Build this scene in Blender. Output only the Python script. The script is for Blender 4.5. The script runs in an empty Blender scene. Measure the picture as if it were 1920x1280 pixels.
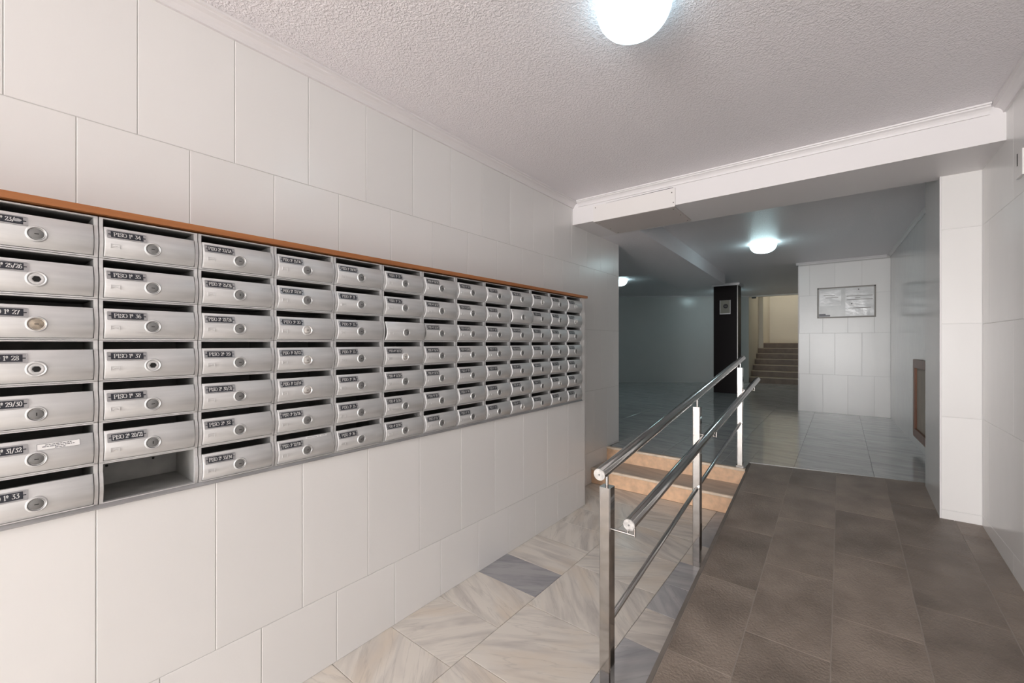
import bpy, bmesh, math, random
from mathutils import Vector, Matrix
random.seed(7)
PI = math.pi
scene = bpy.context.scene
COL = scene.collection

# ------------------------------------------------------------------ camera, light, exposure
CAM_X, CAM_Z, YAW, FPX = 1.94, 1.38, math.radians(38.106), 788.0
cam_data = bpy.data.cameras.new('camera')
cam_data.sensor_fit = 'HORIZONTAL'
cam_data.sensor_width = 36.0
cam_data.lens = 36.0 * FPX / 1920.0
cam_data.shift_y = 2.0 / 1920.0
cam_data.clip_start = 0.05
cam = bpy.data.objects.new('camera', cam_data)
cam.location = (CAM_X, 0, CAM_Z)
cam.rotation_euler = (PI / 2, 0, YAW)
COL.objects.link(cam)
scene.camera = cam

world = bpy.data.worlds.new('sky')
scene.world = world
world.use_nodes = True
world.node_tree.nodes['Background'].inputs[0].default_value = (0.85, 0.92, 1.0, 1)
world.node_tree.nodes['Background'].inputs[1].default_value = 1.0

def area_light(name, loc, rot, sx, sy, power, color):
    d = bpy.data.lights.new(name, 'AREA')
    d.shape = 'RECTANGLE'; d.size = sx; d.size_y = sy
    d.energy = power; d.color = color
    o = bpy.data.objects.new(name, d)
    o.location = loc; o.rotation_euler = rot
    COL.objects.link(o)
    return o
# daylight coming in through the glazed street entrance behind the camera
area_light('entrance_daylight', (1.40, -5.86, 1.22), (PI / 2, 0, 0), 2.2, 2.2, 400, (1.0, 0.972, 0.963))

LAMP_COL = (0.64, 0.93, 0.98)
LAMP_E = 11.5
vs = scene.view_settings
vs.view_transform = 'Standard'
vs.look = 'None'
vs.exposure = -0.16
vs.gamma = 1.0
vs.use_curve_mapping = False

# ------------------------------------------------------------------ materials
MATS = {}
def new_mat(name):
    m = bpy.data.materials.new(name); m.use_nodes = True
    nt = m.node_tree
    b = nt.nodes['Principled BSDF']
    MATS[name] = m
    return m, nt, b
def link(nt, a, ao, b, bi):
    nt.links.new(a.outputs[ao], b.inputs[bi])
def simple(name, col, rough=0.5, metal=0.0, spec=0.5, noise=None, bump=None, coat=0.0):
    m, nt, b = new_mat(name)
    b.inputs['Base Color'].default_value = (*col, 1)
    b.inputs['Roughness'].default_value = rough
    b.inputs['Metallic'].default_value = metal
    b.inputs['Specular IOR Level'].default_value = spec
    b.inputs['Coat Weight'].default_value = coat
    tc = nt.nodes.new('ShaderNodeTexCoord')
    if noise:
        sc, amt = noise
        n = nt.nodes.new('ShaderNodeTexNoise'); n.inputs['Scale'].default_value = sc; n.inputs['Detail'].default_value = 5
        link(nt, tc, 'Object', n, 'Vector')
        r = nt.nodes.new('ShaderNodeMapRange')
        r.inputs['From Min'].default_value = 0.3; r.inputs['From Max'].default_value = 0.7
        r.inputs['To Min'].default_value = 1 - amt; r.inputs['To Max'].default_value = 1 + amt
        link(nt, n, 'Fac', r, 'Value')
        mx = nt.nodes.new('ShaderNodeVectorMath'); mx.operation = 'SCALE'
        mx.inputs[0].default_value = col
        link(nt, r, 'Result', mx, 'Scale')
        link(nt, mx, 'Vector', b, 'Base Color')
    if bump:
        sc, st, dist = bump
        n2 = nt.nodes.new('ShaderNodeTexNoise'); n2.inputs['Scale'].default_value = sc; n2.inputs['Detail'].default_value = 3
        link(nt, tc, 'Object', n2, 'Vector')
        bp = nt.nodes.new('ShaderNodeBump'); bp.inputs['Strength'].default_value = st; bp.inputs['Distance'].default_value = dist
        link(nt, n2, 'Fac', bp, 'Height'); link(nt, bp, 'Normal', b, 'Normal')
    return m

def tile_white(name, col, rough):
    m, nt, b = new_mat(name)
    oi = nt.nodes.new('ShaderNodeObjectInfo')
    r = nt.nodes.new('ShaderNodeMapRange'); r.inputs['To Min'].default_value = 0.975; r.inputs['To Max'].default_value = 1.02
    link(nt, oi, 'Random', r, 'Value')
    s = nt.nodes.new('ShaderNodeVectorMath'); s.operation = 'SCALE'; s.inputs[0].default_value = col
    link(nt, r, 'Result', s, 'Scale'); link(nt, s, 'Vector', b, 'Base Color')
    b.inputs['Roughness'].default_value = rough
    tc = nt.nodes.new('ShaderNodeTexCoord')
    n = nt.nodes.new('ShaderNodeTexNoise'); n.inputs['Scale'].default_value = 3.0
    link(nt, tc, 'Object', n, 'Vector')
    bp = nt.nodes.new('ShaderNodeBump'); bp.inputs['Strength'].default_value = 0.12; bp.inputs['Distance'].default_value = 0.02
    link(nt, n, 'Fac', bp, 'Height'); link(nt, bp, 'Normal', b, 'Normal')
    return m

def marble(name, base, vein, warm, rough=0.22, contrast=0.55, rot=True):
    m, nt, b = new_mat(name)
    tc = nt.nodes.new('ShaderNodeTexCoord')
    oi = nt.nodes.new('ShaderNodeObjectInfo')
    off = nt.nodes.new('ShaderNodeMath'); off.operation = 'MULTIPLY'; off.inputs[1].default_value = 37.0
    link(nt, oi, 'Random', off, 0)
    add = nt.nodes.new('ShaderNodeVectorMath'); add.operation = 'ADD'
    link(nt, tc, 'Object', add, 0); link(nt, off, 'Value', add, 1)
    vr = nt.nodes.new('ShaderNodeVectorRotate'); vr.rotation_type = 'Z_AXIS'
    ang = nt.nodes.new('ShaderNodeMath'); ang.operation = 'MULTIPLY_ADD'
    ang.inputs[1].default_value = 2.2 if rot else 0.0; ang.inputs[2].default_value = -0.9 if rot else 0.15
    link(nt, oi, 'Random', ang, 0)
    link(nt, add, 'Vector', vr, 'Vector'); link(nt, ang, 'Value', vr, 'Angle')
    mp = nt.nodes.new('ShaderNodeMapping'); mp.inputs['Scale'].default_value = (1.6, 9.0, 1.0)
    link(nt, vr, 'Vector', mp, 'Vector')
    n1 = nt.nodes.new('ShaderNodeTexNoise'); n1.inputs['Scale'].default_value = 1.6; n1.inputs['Detail'].default_value = 7; n1.inputs['Distortion'].default_value = 0.7
    link(nt, mp, 'Vector', n1, 'Vector')
    cr = nt.nodes.new('ShaderNodeValToRGB')
    cr.color_ramp.elements[0].position = 0.30; cr.color_ramp.elements[0].color = (*vein, 1)
    cr.color_ramp.elements[1].position = 0.30 + contrast * 0.55; cr.color_ramp.elements[1].color = (*base, 1)
    link(nt, n1, 'Fac', cr, 'Fac')
    n2 = nt.nodes.new('ShaderNodeTexNoise'); n2.inputs['Scale'].default_value = 2.3; n2.inputs['Detail'].default_value = 4
    mp2 = nt.nodes.new('ShaderNodeMapping'); mp2.inputs['Scale'].default_value = (1, 3, 1); mp2.inputs['Location'].default_value = (5, 3, 1)
    link(nt, vr, 'Vector', mp2, 'Vector'); link(nt, mp2, 'Vector', n2, 'Vector')
    r2 = nt.nodes.new('ShaderNodeMapRange'); r2.inputs['From Min'].default_value = 0.48; r2.inputs['From Max'].default_value = 0.72
    r2.inputs['To Min'].default_value = 0.0; r2.inputs['To Max'].default_value = 0.75
    link(nt, n2, 'Fac', r2, 'Value')
    mx = nt.nodes.new('ShaderNodeMix'); mx.data_type = 'RGBA'
    mx.inputs['B'].default_value = (*warm, 1)
    link(nt, cr, 'Color', mx, 'A'); link(nt, r2, 'Result', mx, 'Factor')
    # thin dark veins
    n3 = nt.nodes.new('ShaderNodeTexNoise'); n3.inputs['Scale'].default_value = 2.0; n3.inputs['Detail'].default_value = 5; n3.inputs['Distortion'].default_value = 0.4
    mp3 = nt.nodes.new('ShaderNodeMapping'); mp3.inputs['Scale'].default_value = (0.8, 8.0, 1.0); mp3.inputs['Location'].default_value = (2, 9, 4)
    link(nt, vr, 'Vector', mp3, 'Vector'); link(nt, mp3, 'Vector', n3, 'Vector')
    ab = nt.nodes.new('ShaderNodeMath'); ab.operation = 'SUBTRACT'; ab.inputs[1].default_value = 0.5
    link(nt, n3, 'Fac', ab, 0)
    ab2 = nt.nodes.new('ShaderNodeMath'); ab2.operation = 'ABSOLUTE'; link(nt, ab, 'Value', ab2, 0)
    r3 = nt.nodes.new('ShaderNodeMapRange'); r3.inputs['From Min'].default_value = 0.0; r3.inputs['From Max'].default_value = 0.018
    r3.inputs['To Min'].default_value = 0.22; r3.inputs['To Max'].default_value = 0.0
    link(nt, ab2, 'Value', r3, 'Value')
    mx2 = nt.nodes.new('ShaderNodeMix'); mx2.data_type = 'RGBA'; mx2.inputs['B'].default_value = (vein[0] * .55, vein[1] * .55, vein[2] * .55, 1)
    link(nt, mx, 'Result', mx2, 'A'); link(nt, r3, 'Result', mx2, 'Factor')
    link(nt, mx2, 'Result', b, 'Base Color')
    b.inputs['Roughness'].default_value = rough
    return m

def stipple(name, col, rough, sc=95.0, st=0.6, dist=0.006):
    m, nt, b = new_mat(name)
    b.inputs['Base Color'].default_value = (*col, 1); b.inputs['Roughness'].default_value = rough
    tc = nt.nodes.new('ShaderNodeTexCoord')
    n = nt.nodes.new('ShaderNodeTexNoise'); n.inputs['Scale'].default_value = sc; n.inputs['Detail'].default_value = 2.5; n.inputs['Distortion'].default_value = 0.6
    link(nt, tc, 'Object', n, 'Vector')
    r = nt.nodes.new('ShaderNodeMapRange'); r.inputs['From Min'].default_value = 0.42; r.inputs['From Max'].default_value = 0.62
    link(nt, n, 'Fac', r, 'Value')
    bp = nt.nodes.new('ShaderNodeBump'); bp.inputs['Strength'].default_value = st; bp.inputs['Distance'].default_value = dist
    link(nt, r, 'Result', bp, 'Height'); link(nt, bp, 'Normal', b, 'Normal')
    return m

def ramp_stone(name):
    m, nt, b = new_mat(name)
    tc = nt.nodes.new('ShaderNodeTexCoord'); oi = nt.nodes.new('ShaderNodeObjectInfo')
    off = nt.nodes.new('ShaderNodeMath'); off.operation = 'MULTIPLY'; off.inputs[1].default_value = 21.0
    link(nt, oi, 'Random', off, 0)
    add = nt.nodes.new('ShaderNodeVectorMath'); add.operation = 'ADD'
    link(nt, tc, 'Object', add, 0); link(nt, off, 'Value', add, 1)
    n = nt.nodes.new('ShaderNodeTexNoise'); n.inputs['Scale'].default_value = 5.0; n.inputs['Detail'].default_value = 6
    link(nt, add, 'Vector', n, 'Vector')
    cr = nt.nodes.new('ShaderNodeValToRGB')
    cr.color_ramp.elements[0].position = 0.33; cr.color_ramp.elements[0].color = (0.200, 0.160, 0.131, 1)
    cr.color_ramp.elements[1].position = 0.68; cr.color_ramp.elements[1].color = (0.318, 0.260, 0.215, 1)
    link(nt, n, 'Fac', cr, 'Fac')
    r = nt.nodes.new('ShaderNodeMapRange'); r.inputs['To Min'].default_value = 0.86; r.inputs['To Max'].default_value = 1.16
    link(nt, oi, 'Random', r, 'Value')
    s = nt.nodes.new('ShaderNodeVectorMath'); s.operation = 'SCALE'
    link(nt, cr, 'Color', s, 0); link(nt, r, 'Result', s, 'Scale')
    link(nt, s, 'Vector', b, 'Base Color')
    b.inputs['Roughness'].default_value = 0.40
    n2 = nt.nodes.new('ShaderNodeTexNoise'); n2.inputs['Scale'].default_value = 95.0; n2.inputs['Detail'].default_value = 6
    link(nt, tc, 'Object', n2, 'Vector')
    bp = nt.nodes.new('ShaderNodeBump'); bp.inputs['Strength'].default_value = 0.7; bp.inputs['Distance'].default_value = 0.006
    link(nt, n2, 'Fac', bp, 'Height'); link(nt, bp, 'Normal', b, 'Normal')
    return m

def brushed(name, col, rough, metal=0.9):
    m, nt, b = new_mat(name)
    tc = nt.nodes.new('ShaderNodeTexCoord'); oi = nt.nodes.new('ShaderNodeObjectInfo')
    off = nt.nodes.new('ShaderNodeMath'); off.operation = 'MULTIPLY'; off.inputs[1].default_value = 17.0
    link(nt, oi, 'Random', off, 0)
    add = nt.nodes.new('ShaderNodeVectorMath'); add.operation = 'ADD'
    link(nt, tc, 'Object', add, 0); link(nt, off, 'Value', add, 1)
    mp = nt.nodes.new('ShaderNodeMapping'); mp.inputs['Scale'].default_value = (1, 6, 60)
    link(nt, add, 'Vector', mp, 'Vector')
    n = nt.nodes.new('ShaderNodeTexNoise'); n.inputs['Scale'].default_value = 1.0; n.inputs['Detail'].default_value = 5
    link(nt, mp, 'Vector', n, 'Vector')
    r = nt.nodes.new('ShaderNodeMapRange'); r.inputs['From Min'].default_value = 0.3; r.inputs['From Max'].default_value = 0.7
    r.inputs['To Min'].default_value = 0.90; r.inputs['To Max'].default_value = 1.06
    link(nt, n, 'Fac', r, 'Value')
    s = nt.nodes.new('ShaderNodeVectorMath'); s.operation = 'SCALE'; s.inputs[0].default_value = col
    link(nt, r, 'Result', s, 'Scale'); link(nt, s, 'Vector', b, 'Base Color')
    r2 = nt.nodes.new('ShaderNodeMapRange'); r2.inputs['To Min'].default_value = rough - 0.07; r2.inputs['To Max'].default_value = rough + 0.08
    link(nt, n, 'Fac', r2, 'Value'); link(nt, r2, 'Result', b, 'Roughness')
    b.inputs['Metallic'].default_value = metal
    return m

def emissive(name, col, strength, base=(0.9, 0.9, 0.9)):
    m, nt, b = new_mat(name)
    b.inputs['Base Color'].default_value = (*base, 1)
    b.inputs['Roughness'].default_value = 0.3
    b.inputs['Emission Color'].default_value = (*col, 1)
    b.inputs['Emission Strength'].default_value = strength
    return m

def wood(name, c1, c2, rough=0.4, axis='Y'):
    m, nt, b = new_mat(name)
    tc = nt.nodes.new('ShaderNodeTexCoord'); mp = nt.nodes.new('ShaderNodeMapping')
    mp.inputs['Scale'].default_value = (40, 1.5, 40) if axis == 'Y' else (40, 40, 1.5)
    n = nt.nodes.new('ShaderNodeTexNoise'); n.inputs['Scale'].default_value = 1.0; n.inputs['Detail'].default_value = 6
    link(nt, tc, 'Object', mp, 'Vector'); link(nt, mp, 'Vector', n, 'Vector')
    cr = nt.nodes.new('ShaderNodeValToRGB')
    cr.color_ramp.elements[0].position = 0.35; cr.color_ramp.elements[0].color = (*c1, 1)
    cr.color_ramp.elements[1].position = 0.65; cr.color_ramp.elements[1].color = (*c2, 1)
    link(nt, n, 'Fac', cr, 'Fac'); link(nt, cr, 'Color', b, 'Base Color')
    b.inputs['Roughness'].default_value = rough
    return m

M_TILE = tile_white('wall_tile_white', (0.83, 0.816, 0.802), 0.26)
M_TILE2 = tile_white('wall_tile_glossy', (0.73, 0.725, 0.71), 0.14)
M_GROUT = simple('grout', (0.56, 0.55, 0.535), 0.8)
M_GROUT_DK = simple('floor_grout', (0.20, 0.185, 0.17), 0.8)
M_WALL = simple('painted_wall', (0.73, 0.725, 0.71), 0.22, noise=(1.2, 0.02))
M_CEIL = stipple('stippled_ceiling', (0.88, 0.85, 0.875), 0.4, st=0.45)
M_PLASTER = simple('smooth_white_paint', (0.80, 0.775, 0.78), 0.45)
M_BOARD = simple('painted_board', (0.80, 0.77, 0.755), 0.5)
M_MARB = marble('white_marble', (0.80, 0.745, 0.675), (0.58, 0.535, 0.495), (0.76, 0.655, 0.54), 0.24, contrast=0.48)
M_MARB_G = marble('grey_marble', (0.43, 0.42, 0.43), (0.28, 0.28, 0.30), (0.42, 0.41, 0.42), 0.24)
M_MARB_S = marble('strip_marble', (0.56, 0.55, 0.55), (0.37, 0.37, 0.39), (0.52, 0.51, 0.50), 0.24)
M_MARB_U = marble('hall_marble', (0.60, 0.61, 0.60), (0.40, 0.41, 0.41), (0.55, 0.55, 0.54), 0.09, rot=False)
M_TRAV = simple('travertine_riser', (0.80, 0.53, 0.34), 0.4, noise=(22, 0.13), bump=(60, 0.15, 0.003))
M_NOSE = simple('step_nosing', (0.80, 0.66, 0.52), 0.35, noise=(20, 0.12))
M_TREAD = marble('tread_marble', (0.52, 0.45, 0.39), (0.36, 0.31, 0.27), (0.50, 0.43, 0.37), 0.3, rot=False)
M_STAIR = simple('brown_stair_stone', (0.15, 0.105, 0.07), 0.45, noise=(8, 0.2))
M_STAIRN = simple('stair_nosing_stone', (0.48, 0.40, 0.30), 0.4)
M_RAMP = ramp_stone('ramp_stone')
M_RAMPG = simple('ramp_grout', (0.36, 0.31, 0.27), 0.8)
M_KERB = simple('ramp_kerb', (0.19, 0.165, 0.145), 0.6, noise=(10, 0.15))
M_ALU = brushed('mailbox_aluminium', (0.70, 0.70, 0.70), 0.46, 0.55)
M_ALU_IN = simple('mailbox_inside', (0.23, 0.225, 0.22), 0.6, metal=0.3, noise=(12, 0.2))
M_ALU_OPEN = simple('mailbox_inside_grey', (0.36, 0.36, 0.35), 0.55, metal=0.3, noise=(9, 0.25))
M_RAILALU = simple('grey_rail', (0.46, 0.46, 0.47), 0.4, metal=0.8)
M_LOCK = simple('lock_metal', (0.26, 0.26, 0.26), 0.42, metal=0.6)
M_LOCKW = simple('lock_bright', (0.85, 0.83, 0.80), 0.25, metal=0.8)
M_LOCKR = simple('lock_tarnished', (0.42, 0.36, 0.29), 0.5, metal=0.6, noise=(80, 0.3))
M_BLACK = simple('black_hole', (0.006, 0.006, 0.006), 0.8)
M_INSERT = simple('nameplate_black', (0.022, 0.024, 0.034), 0.4)
M_LETTER = simple('lettering_white', (0.78, 0.78, 0.76), 0.5)
M_WORN = simple('worn_scratch', (0.42, 0.42, 0.43), 0.6, noise=(90, 0.35))
M_PAPER = simple('white_paper', (0.85, 0.84, 0.83), 0.6)
M_INK = simple('grey_ink', (0.10, 0.10, 0.11), 0.7)
M_WOOD = wood('orange_wood', (0.33, 0.115, 0.035), (0.44, 0.175, 0.058), 0.38)
M_WOODV = wood('brown_wood', (0.17, 0.06, 0.025), (0.25, 0.095, 0.04), 0.35, 'Z')
M_BEIGE = simple('beige_panel', (0.48, 0.40, 0.32), 0.5, noise=(6, 0.08))
M_CHROME = simple('polished_steel', (0.62, 0.61, 0.60), 0.10, metal=1.0)
M_STEEL = simple('brushed_steel_post', (0.48, 0.465, 0.45), 0.08, metal=1.0, noise=(25, 0.08))
M_CAP = simple('rail_end_cap', (0.60, 0.585, 0.57), 0.35, metal=0.3, noise=(60, 0.25))
M_PILLAR = simple('dark_brown_pillar', (0.009, 0.006, 0.007), 0.4, spec=0.12)
M_CHROMES = simple('corner_strip', (0.75, 0.74, 0.72), 0.25, metal=0.9)
M_CREAM = simple('cream_plate', (0.24, 0.235, 0.195), 0.5)
M_DARK = simple('dark_plastic', (0.02, 0.02, 0.022), 0.4)
M_SCREW = simple('screw_head', (0.10, 0.09, 0.08), 0.5, metal=0.5)
M_FRAMEW = simple('notice_frame', (0.30, 0.275, 0.255), 0.5)
M_SLEEVE = simple('plastic_sleeve', (0.80, 0.80, 0.80), 0.2, noise=(9, 0.10), bump=(7, 0.35, 0.02))
M_SHEET = simple('notice_sheet', (0.62, 0.625, 0.62), 0.25, noise=(5, 0.08))
M_STWALL = simple('stairwell_wall', (0.72, 0.695, 0.63), 0.5)
M_GLASS_LAMP = emissive('lamp_glass_lit', LAMP_COL, LAMP_E)
M_GLASS_FRONT = emissive('lamp_glass_front', (0.60, 0.87, 1.0), 4.6, (0.25, 0.25, 0.25))
M_GLASS_WARM = emissive('lamp_glass_warm', (1.0, 0.94, 0.82), 42.0)
M_LAMPBASE = simple('lamp_base_white', (0.8, 0.8, 0.8), 0.4)

# ------------------------------------------------------------------ mesh helpers
def mk(name, verts, faces, mat, parent=None, smooth=False, loc=(0, 0, 0)):
    me = bpy.data.meshes.new(name)
    me.from_pydata([tuple(v) for v in verts], [], faces)
    me.update()
    bm = bmesh.new(); bm.from_mesh(me)
    bmesh.ops.recalc_face_normals(bm, faces=bm.faces)
    bm.to_mesh(me); bm.free()
    if smooth:
        for p in me.polygons: p.use_smooth = True
    if mat: me.materials.append(mat)
    return put(name, me, parent, loc)
def put(name, me, parent=None, loc=(0, 0, 0), rot=(0, 0, 0)):
    o = bpy.data.objects.new(name, me)
    o.location = loc; o.rotation_euler = rot
    COL.objects.link(o)
    if parent: o.parent = parent
    return o
class MB:
    def __init__(s): s.v = []; s.f = []
    def add(s, v, f):
        n = len(s.v); s.v += [tuple(p) for p in v]; s.f += [[i + n for i in q] for q in f]; return s
    def box(s, x0, x1, y0, y1, z0, z1):
        return s.add([(x0,y0,z0),(x1,y0,z0),(x1,y1,z0),(x0,y1,z0),(x0,y0,z1),(x1,y0,z1),(x1,y1,z1),(x0,y1,z1)],
                     [(0,3,2,1),(4,5,6,7),(0,1,5,4),(1,2,6,5),(2,3,7,6),(3,0,4,7)])
    def prism(s, poly, z0, z1):            # poly in xy; z0/z1 number or function(x, y)
        n = len(poly); g0 = z0 if callable(z0) else (lambda x, y: z0); g1 = z1 if callable(z1) else (lambda x, y: z1)
        v = [(x, y, g0(x, y)) for x, y in poly] + [(x, y, g1(x, y)) for x, y in poly]
        f = [list(range(n))[::-1], list(range(n, 2 * n))] + [(i, (i + 1) % n, n + (i + 1) % n, n + i) for i in range(n)]
        return s.add(v, f)
    def extr(s, prof, p0, p1, ax, up=(0, 0, 1)):   # profile (a,b): a along ax, b along up, extruded p0->p1
        p0 = Vector(p0); p1 = Vector(p1); A = Vector(ax); U = Vector(up); n = len(prof)
        v = [p0 + A * a + U * b for a, b in prof] + [p1 + A * a + U * b for a, b in prof]
        f = [list(range(n))[::-1], list(range(n, 2 * n))] + [(i, (i + 1) % n, n + (i + 1) % n, n + i) for i in range(n)]
        return s.add(v, f)
    def tube(s, p0, p1, r, n=20, caps=True):
        p0 = Vector(p0); p1 = Vector(p1); d = (p1 - p0).normalized()
        a = d.orthogonal().normalized(); b = d.cross(a)
        v = []
        for p in (p0, p1):
            v += [p + (a * math.cos(2*PI*i/n) + b * math.sin(2*PI*i/n)) * r for i in range(n)]
        f = [(i, (i+1) % n, n + (i+1) % n, n + i) for i in range(n)]
        if caps: f += [list(range(n))[::-1], list(range(n, 2*n))]
        return s.add(v, f)
    def lathe(s, prof, n=32, axis='Z', o=(0, 0, 0)):   # prof: (r, h)
        v = []; f = []; m = len(prof)
        for r, h in prof:
            for i in range(n):
                c, t = math.cos(2*PI*i/n) * r, math.sin(2*PI*i/n) * r
                v.append((o[0]+c, o[1]+t, o[2]+h) if axis == 'Z' else (o[0]+h, o[1]+c, o[2]+t))
        for k in range(m - 1):
            for i in range(n):
                f.append((k*n+i, k*n+(i+1) % n, (k+1)*n+(i+1) % n, (k+1)*n+i))
        f.append(list(range(n))); f.append(list(range((m-1)*n, m*n)))
        return s.add(v, f)
    def mesh(s, name, mat, smooth=False):
        me = bpy.data.meshes.new(name); me.from_pydata(s.v, [], s.f); me.update()
        bm = bmesh.new(); bm.from_mesh(me); bmesh.ops.recalc_face_normals(bm, faces=bm.faces); bm.to_mesh(me); bm.free()
        if mat: me.materials.append(mat)
        if smooth:
            for p in me.polygons: p.use_smooth = True
            try: me.set_sharp_from_angle(angle=math.radians(40))
            except Exception: pass
        return me
    def build(s, name, mat, parent=None, loc=(0, 0, 0), smooth=False):
        return put(name, s.mesh(name, mat, smooth), parent, loc)
def tag(o, label=None, cat=None, group=None, kind=None):
    if label: o['label'] = label
    if cat: o['category'] = cat
    if group: o['group'] = group
    if kind: o['kind'] = kind
    return o
def struct(o, label=None, cat=None): return tag(o, label, cat, kind='structure')
def empty(name, loc, label, cat, group=None, rz=0):
    o = bpy.data.objects.new(name, None); o.empty_display_size = 0.05
    o.location = loc; o.rotation_euler = (0, 0, rz); COL.objects.link(o)
    return tag(o, label, cat, group)

TILE_CACHE = {}
def tile_mesh(w, h, mat, t=0.006, ch=0.0012):
    key = (round(w, 3), round(h, 3), mat.name, t)
    if key in TILE_CACHE: return TILE_CACHE[key]
    # plane yz, normal +x, origin at lower corner on the backing
    v = []
    for x, d in ((0, 0), (t - ch, 0), (t, ch)):
        v += [(x, d, d), (x, w - d, d), (x, w - d, h - d), (x, d, h - d)]
    f = [(0, 3, 2, 1), (8, 9, 10, 11)]
    for k in (0, 4):
        for i in range(4): f.append((k+i, k+(i+1) % 4, k+4+(i+1) % 4, k+4+i))
    mb = MB().add(v, f)
    TILE_CACHE[key] = mb.mesh('tile', mat)
    return TILE_CACHE[key]
def tiles(parent, p0, ang, rows, mat, gap=0.0022):
    """p0: point on the wall plane (x, y); ang: rotation about z of the +x normal frame; rows: [(z0, z1, [u0, u1, ...])]"""
    c, s = math.cos(ang), math.sin(ang)
    for z0, z1, us in rows:
        for a, b in zip(us[:-1], us[1:]):
            if b - a < 0.012: continue
            me = tile_mesh(b - a - gap, z1 - z0 - gap, mat)
            u = a + gap / 2
            put('tile', me, parent, (p0[0] - s * u, p0[1] + c * u, z0 + gap / 2), (0, 0, ang))
def joints(u0, u1, ph, pitch=0.30):
    out = [u0]; k = math.ceil((u0 - ph) / pitch - 1e-6)
    while ph + k * pitch < u1 - 1e-6:
        if ph + k * pitch > u0 + 1e-6: out.append(ph + k * pitch)
        k += 1
    return out + [u1]

# ------------------------------------------------------------------ setting: shell
H = 2.66; ZU = 0.29; YB = -6.0; XR = 2.629; XP = 0.22
ROWZ = [0.0, 0.303, 0.905, 1.505, 2.108, H]
T = 0.006
Y_END = 4.385
wl = struct(MB().box(-0.20, -0.0016, YB - .2, Y_END - T, -0.1, H).build('wall_left', M_GROUT))
rows = []
for i in range(5):
    ph = 0.049 if i % 2 == 0 else 0.199
    z0, z1 = ROWZ[i], ROWZ[i + 1]
    if z1 < 1.6: rows.append((z0, z1, joints(3.10, Y_END, ph)))
    else: rows.append((z0, z1, joints(-0.9, Y_END, ph)))
tiles(wl, (-T, 0), 0, rows, M_TILE)
MB().box(-T, 0, YB, -0.9, 0, H).build('plain_facing', M_WALL, wl)
MB().box(-0.2, 0.001, Y_END - T, Y_END, 0.0, 2.456).build('corner_strip', M_PLASTER, wl)
# projecting lower cladding that holds the mailboxes
PY1 = 3.205; MB_Y0 = -0.0203; MB_P = 0.2423; MB_Y1 = MB_Y0 + 13 * MB_P
MB_Z0 = 0.905; MB_PH = 0.1208
MB_Z1 = MB_Z0 + 7 * MB_PH
clad = MB()
clad.box(0.0005, XP - .0016, YB, PY1 - T, 0, 0.893)
clad.box(0.0005, XP - T, YB, MB_Y0 - .002, 0.893, MB_Z1 + .004)
clad.box(0.0005, XP - .0016, MB_Y1 + .003, PY1 - T, 0.893, MB_Z1 + .004)
wc = struct(clad.build('wall_lower_left', M_GROUT))
tiles(wc, (XP - T, 0), 0, [(0, 0.305, joints(-0.9, PY1, 0.064)), (0.305, 0.893, joints(-0.9, PY1, 0.217))], M_TILE)
tiles(wc, (XP - T, 0), 0, [(0.893, MB_Z1 + .004, [MB_Y1 + .003, PY1])], M_TILE)
MB().box(XP - T, XP, YB, -0.9, 0, MB_Z1 + .004).box(XP - T, XP, -0.9, MB_Y0 - .002, 0.893, MB_Z1 + .004).build('plain_facing', M_WALL, wc)
MB().box(0.0005, XP, PY1 - T, PY1, 0, MB_Z1 + .004).build('end_board', M_PLASTER, wc)
struct(MB().box(0.0005, XP + 0.019, YB + .02, PY1 + 0.008, MB_Z1 + 0.0045, MB_Z1 + 0.0235).build('trim_wood', M_WOOD), 'long orange-brown wooden trim board capping the wall of mailboxes', 'trim')
struct(MB().extr([(-.05, 0), (.014, 0), (.014, .0035), (.004, .0115), (-.05, .0115)], (XP, MB_Y0, .8932), (XP, MB_Y1 + .003, .8932), (1, 0, 0)).build('trim_mailbox_rail', M_RAILALU), 'grey metal ledge strip under the lowest row of mailboxes', 'trim')

# right wall of the front part
wr = struct(MB().box(XR + .0016, XR + .2, YB - .2, 3.87, -0.1, H).build('wall_right', M_GROUT))
rr = []
for i in range(5):
    rr.append(([0.0, 0.305, 0.904, 1.495, 2.108, H][i], [0.0, 0.305, 0.904, 1.495, 2.108, H][i + 1], joints(-3.862, 0.9, -3.862 + (0.15 if i % 2 else 0.0), 0.60)))
tiles(wr, (XR + T, 0), PI, rr, M_TILE, gap=0.0012)
MB().box(XR, XR + T, YB, -0.9, 0, H).build('plain_facing', M_WALL, wr)
# pilaster at the end of the right wall
XQ = 2.441; YP = 3.862; YPE = 4.46
wp = struct(MB().box(XQ + .001, XR + .2, YP + .0016, YPE, 0, H).build('pilaster', M_WALL), 'white tiled pilaster at the end of the right wall', 'pilaster')
tiles(wp, (XQ + .008, YP + T), -PI / 2, [(0.22, 0.301, [0, XR - XQ - .008]), (0.301, 0.901, [0, XR - XQ - .008]), (0.901, 1.501, [0, XR - XQ - .008]), (1.501, 2.108, [0, XR - XQ - .008]), (2.108, 2.456, [0, XR - XQ - .008])], M_TILE, gap=0.0032)
MB().box(XQ, XQ + .007, YP - .001, YP + T + .002, 0.22, 2.456).build('corner_strip', M_PLASTER, wp)
# far right wall, slightly oblique
def xfar(y): return 2.577 - 0.0312 * (y - 5.55)
FAR0, FAR1 = YPE, 8.14
wf = struct(MB().prism([(xfar(FAR0), FAR0), (xfar(FAR1), FAR1), (XR + .2, FAR1), (XR + .2, FAR0)], 0, H).build('wall_far_right', M_TILE2))
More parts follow.
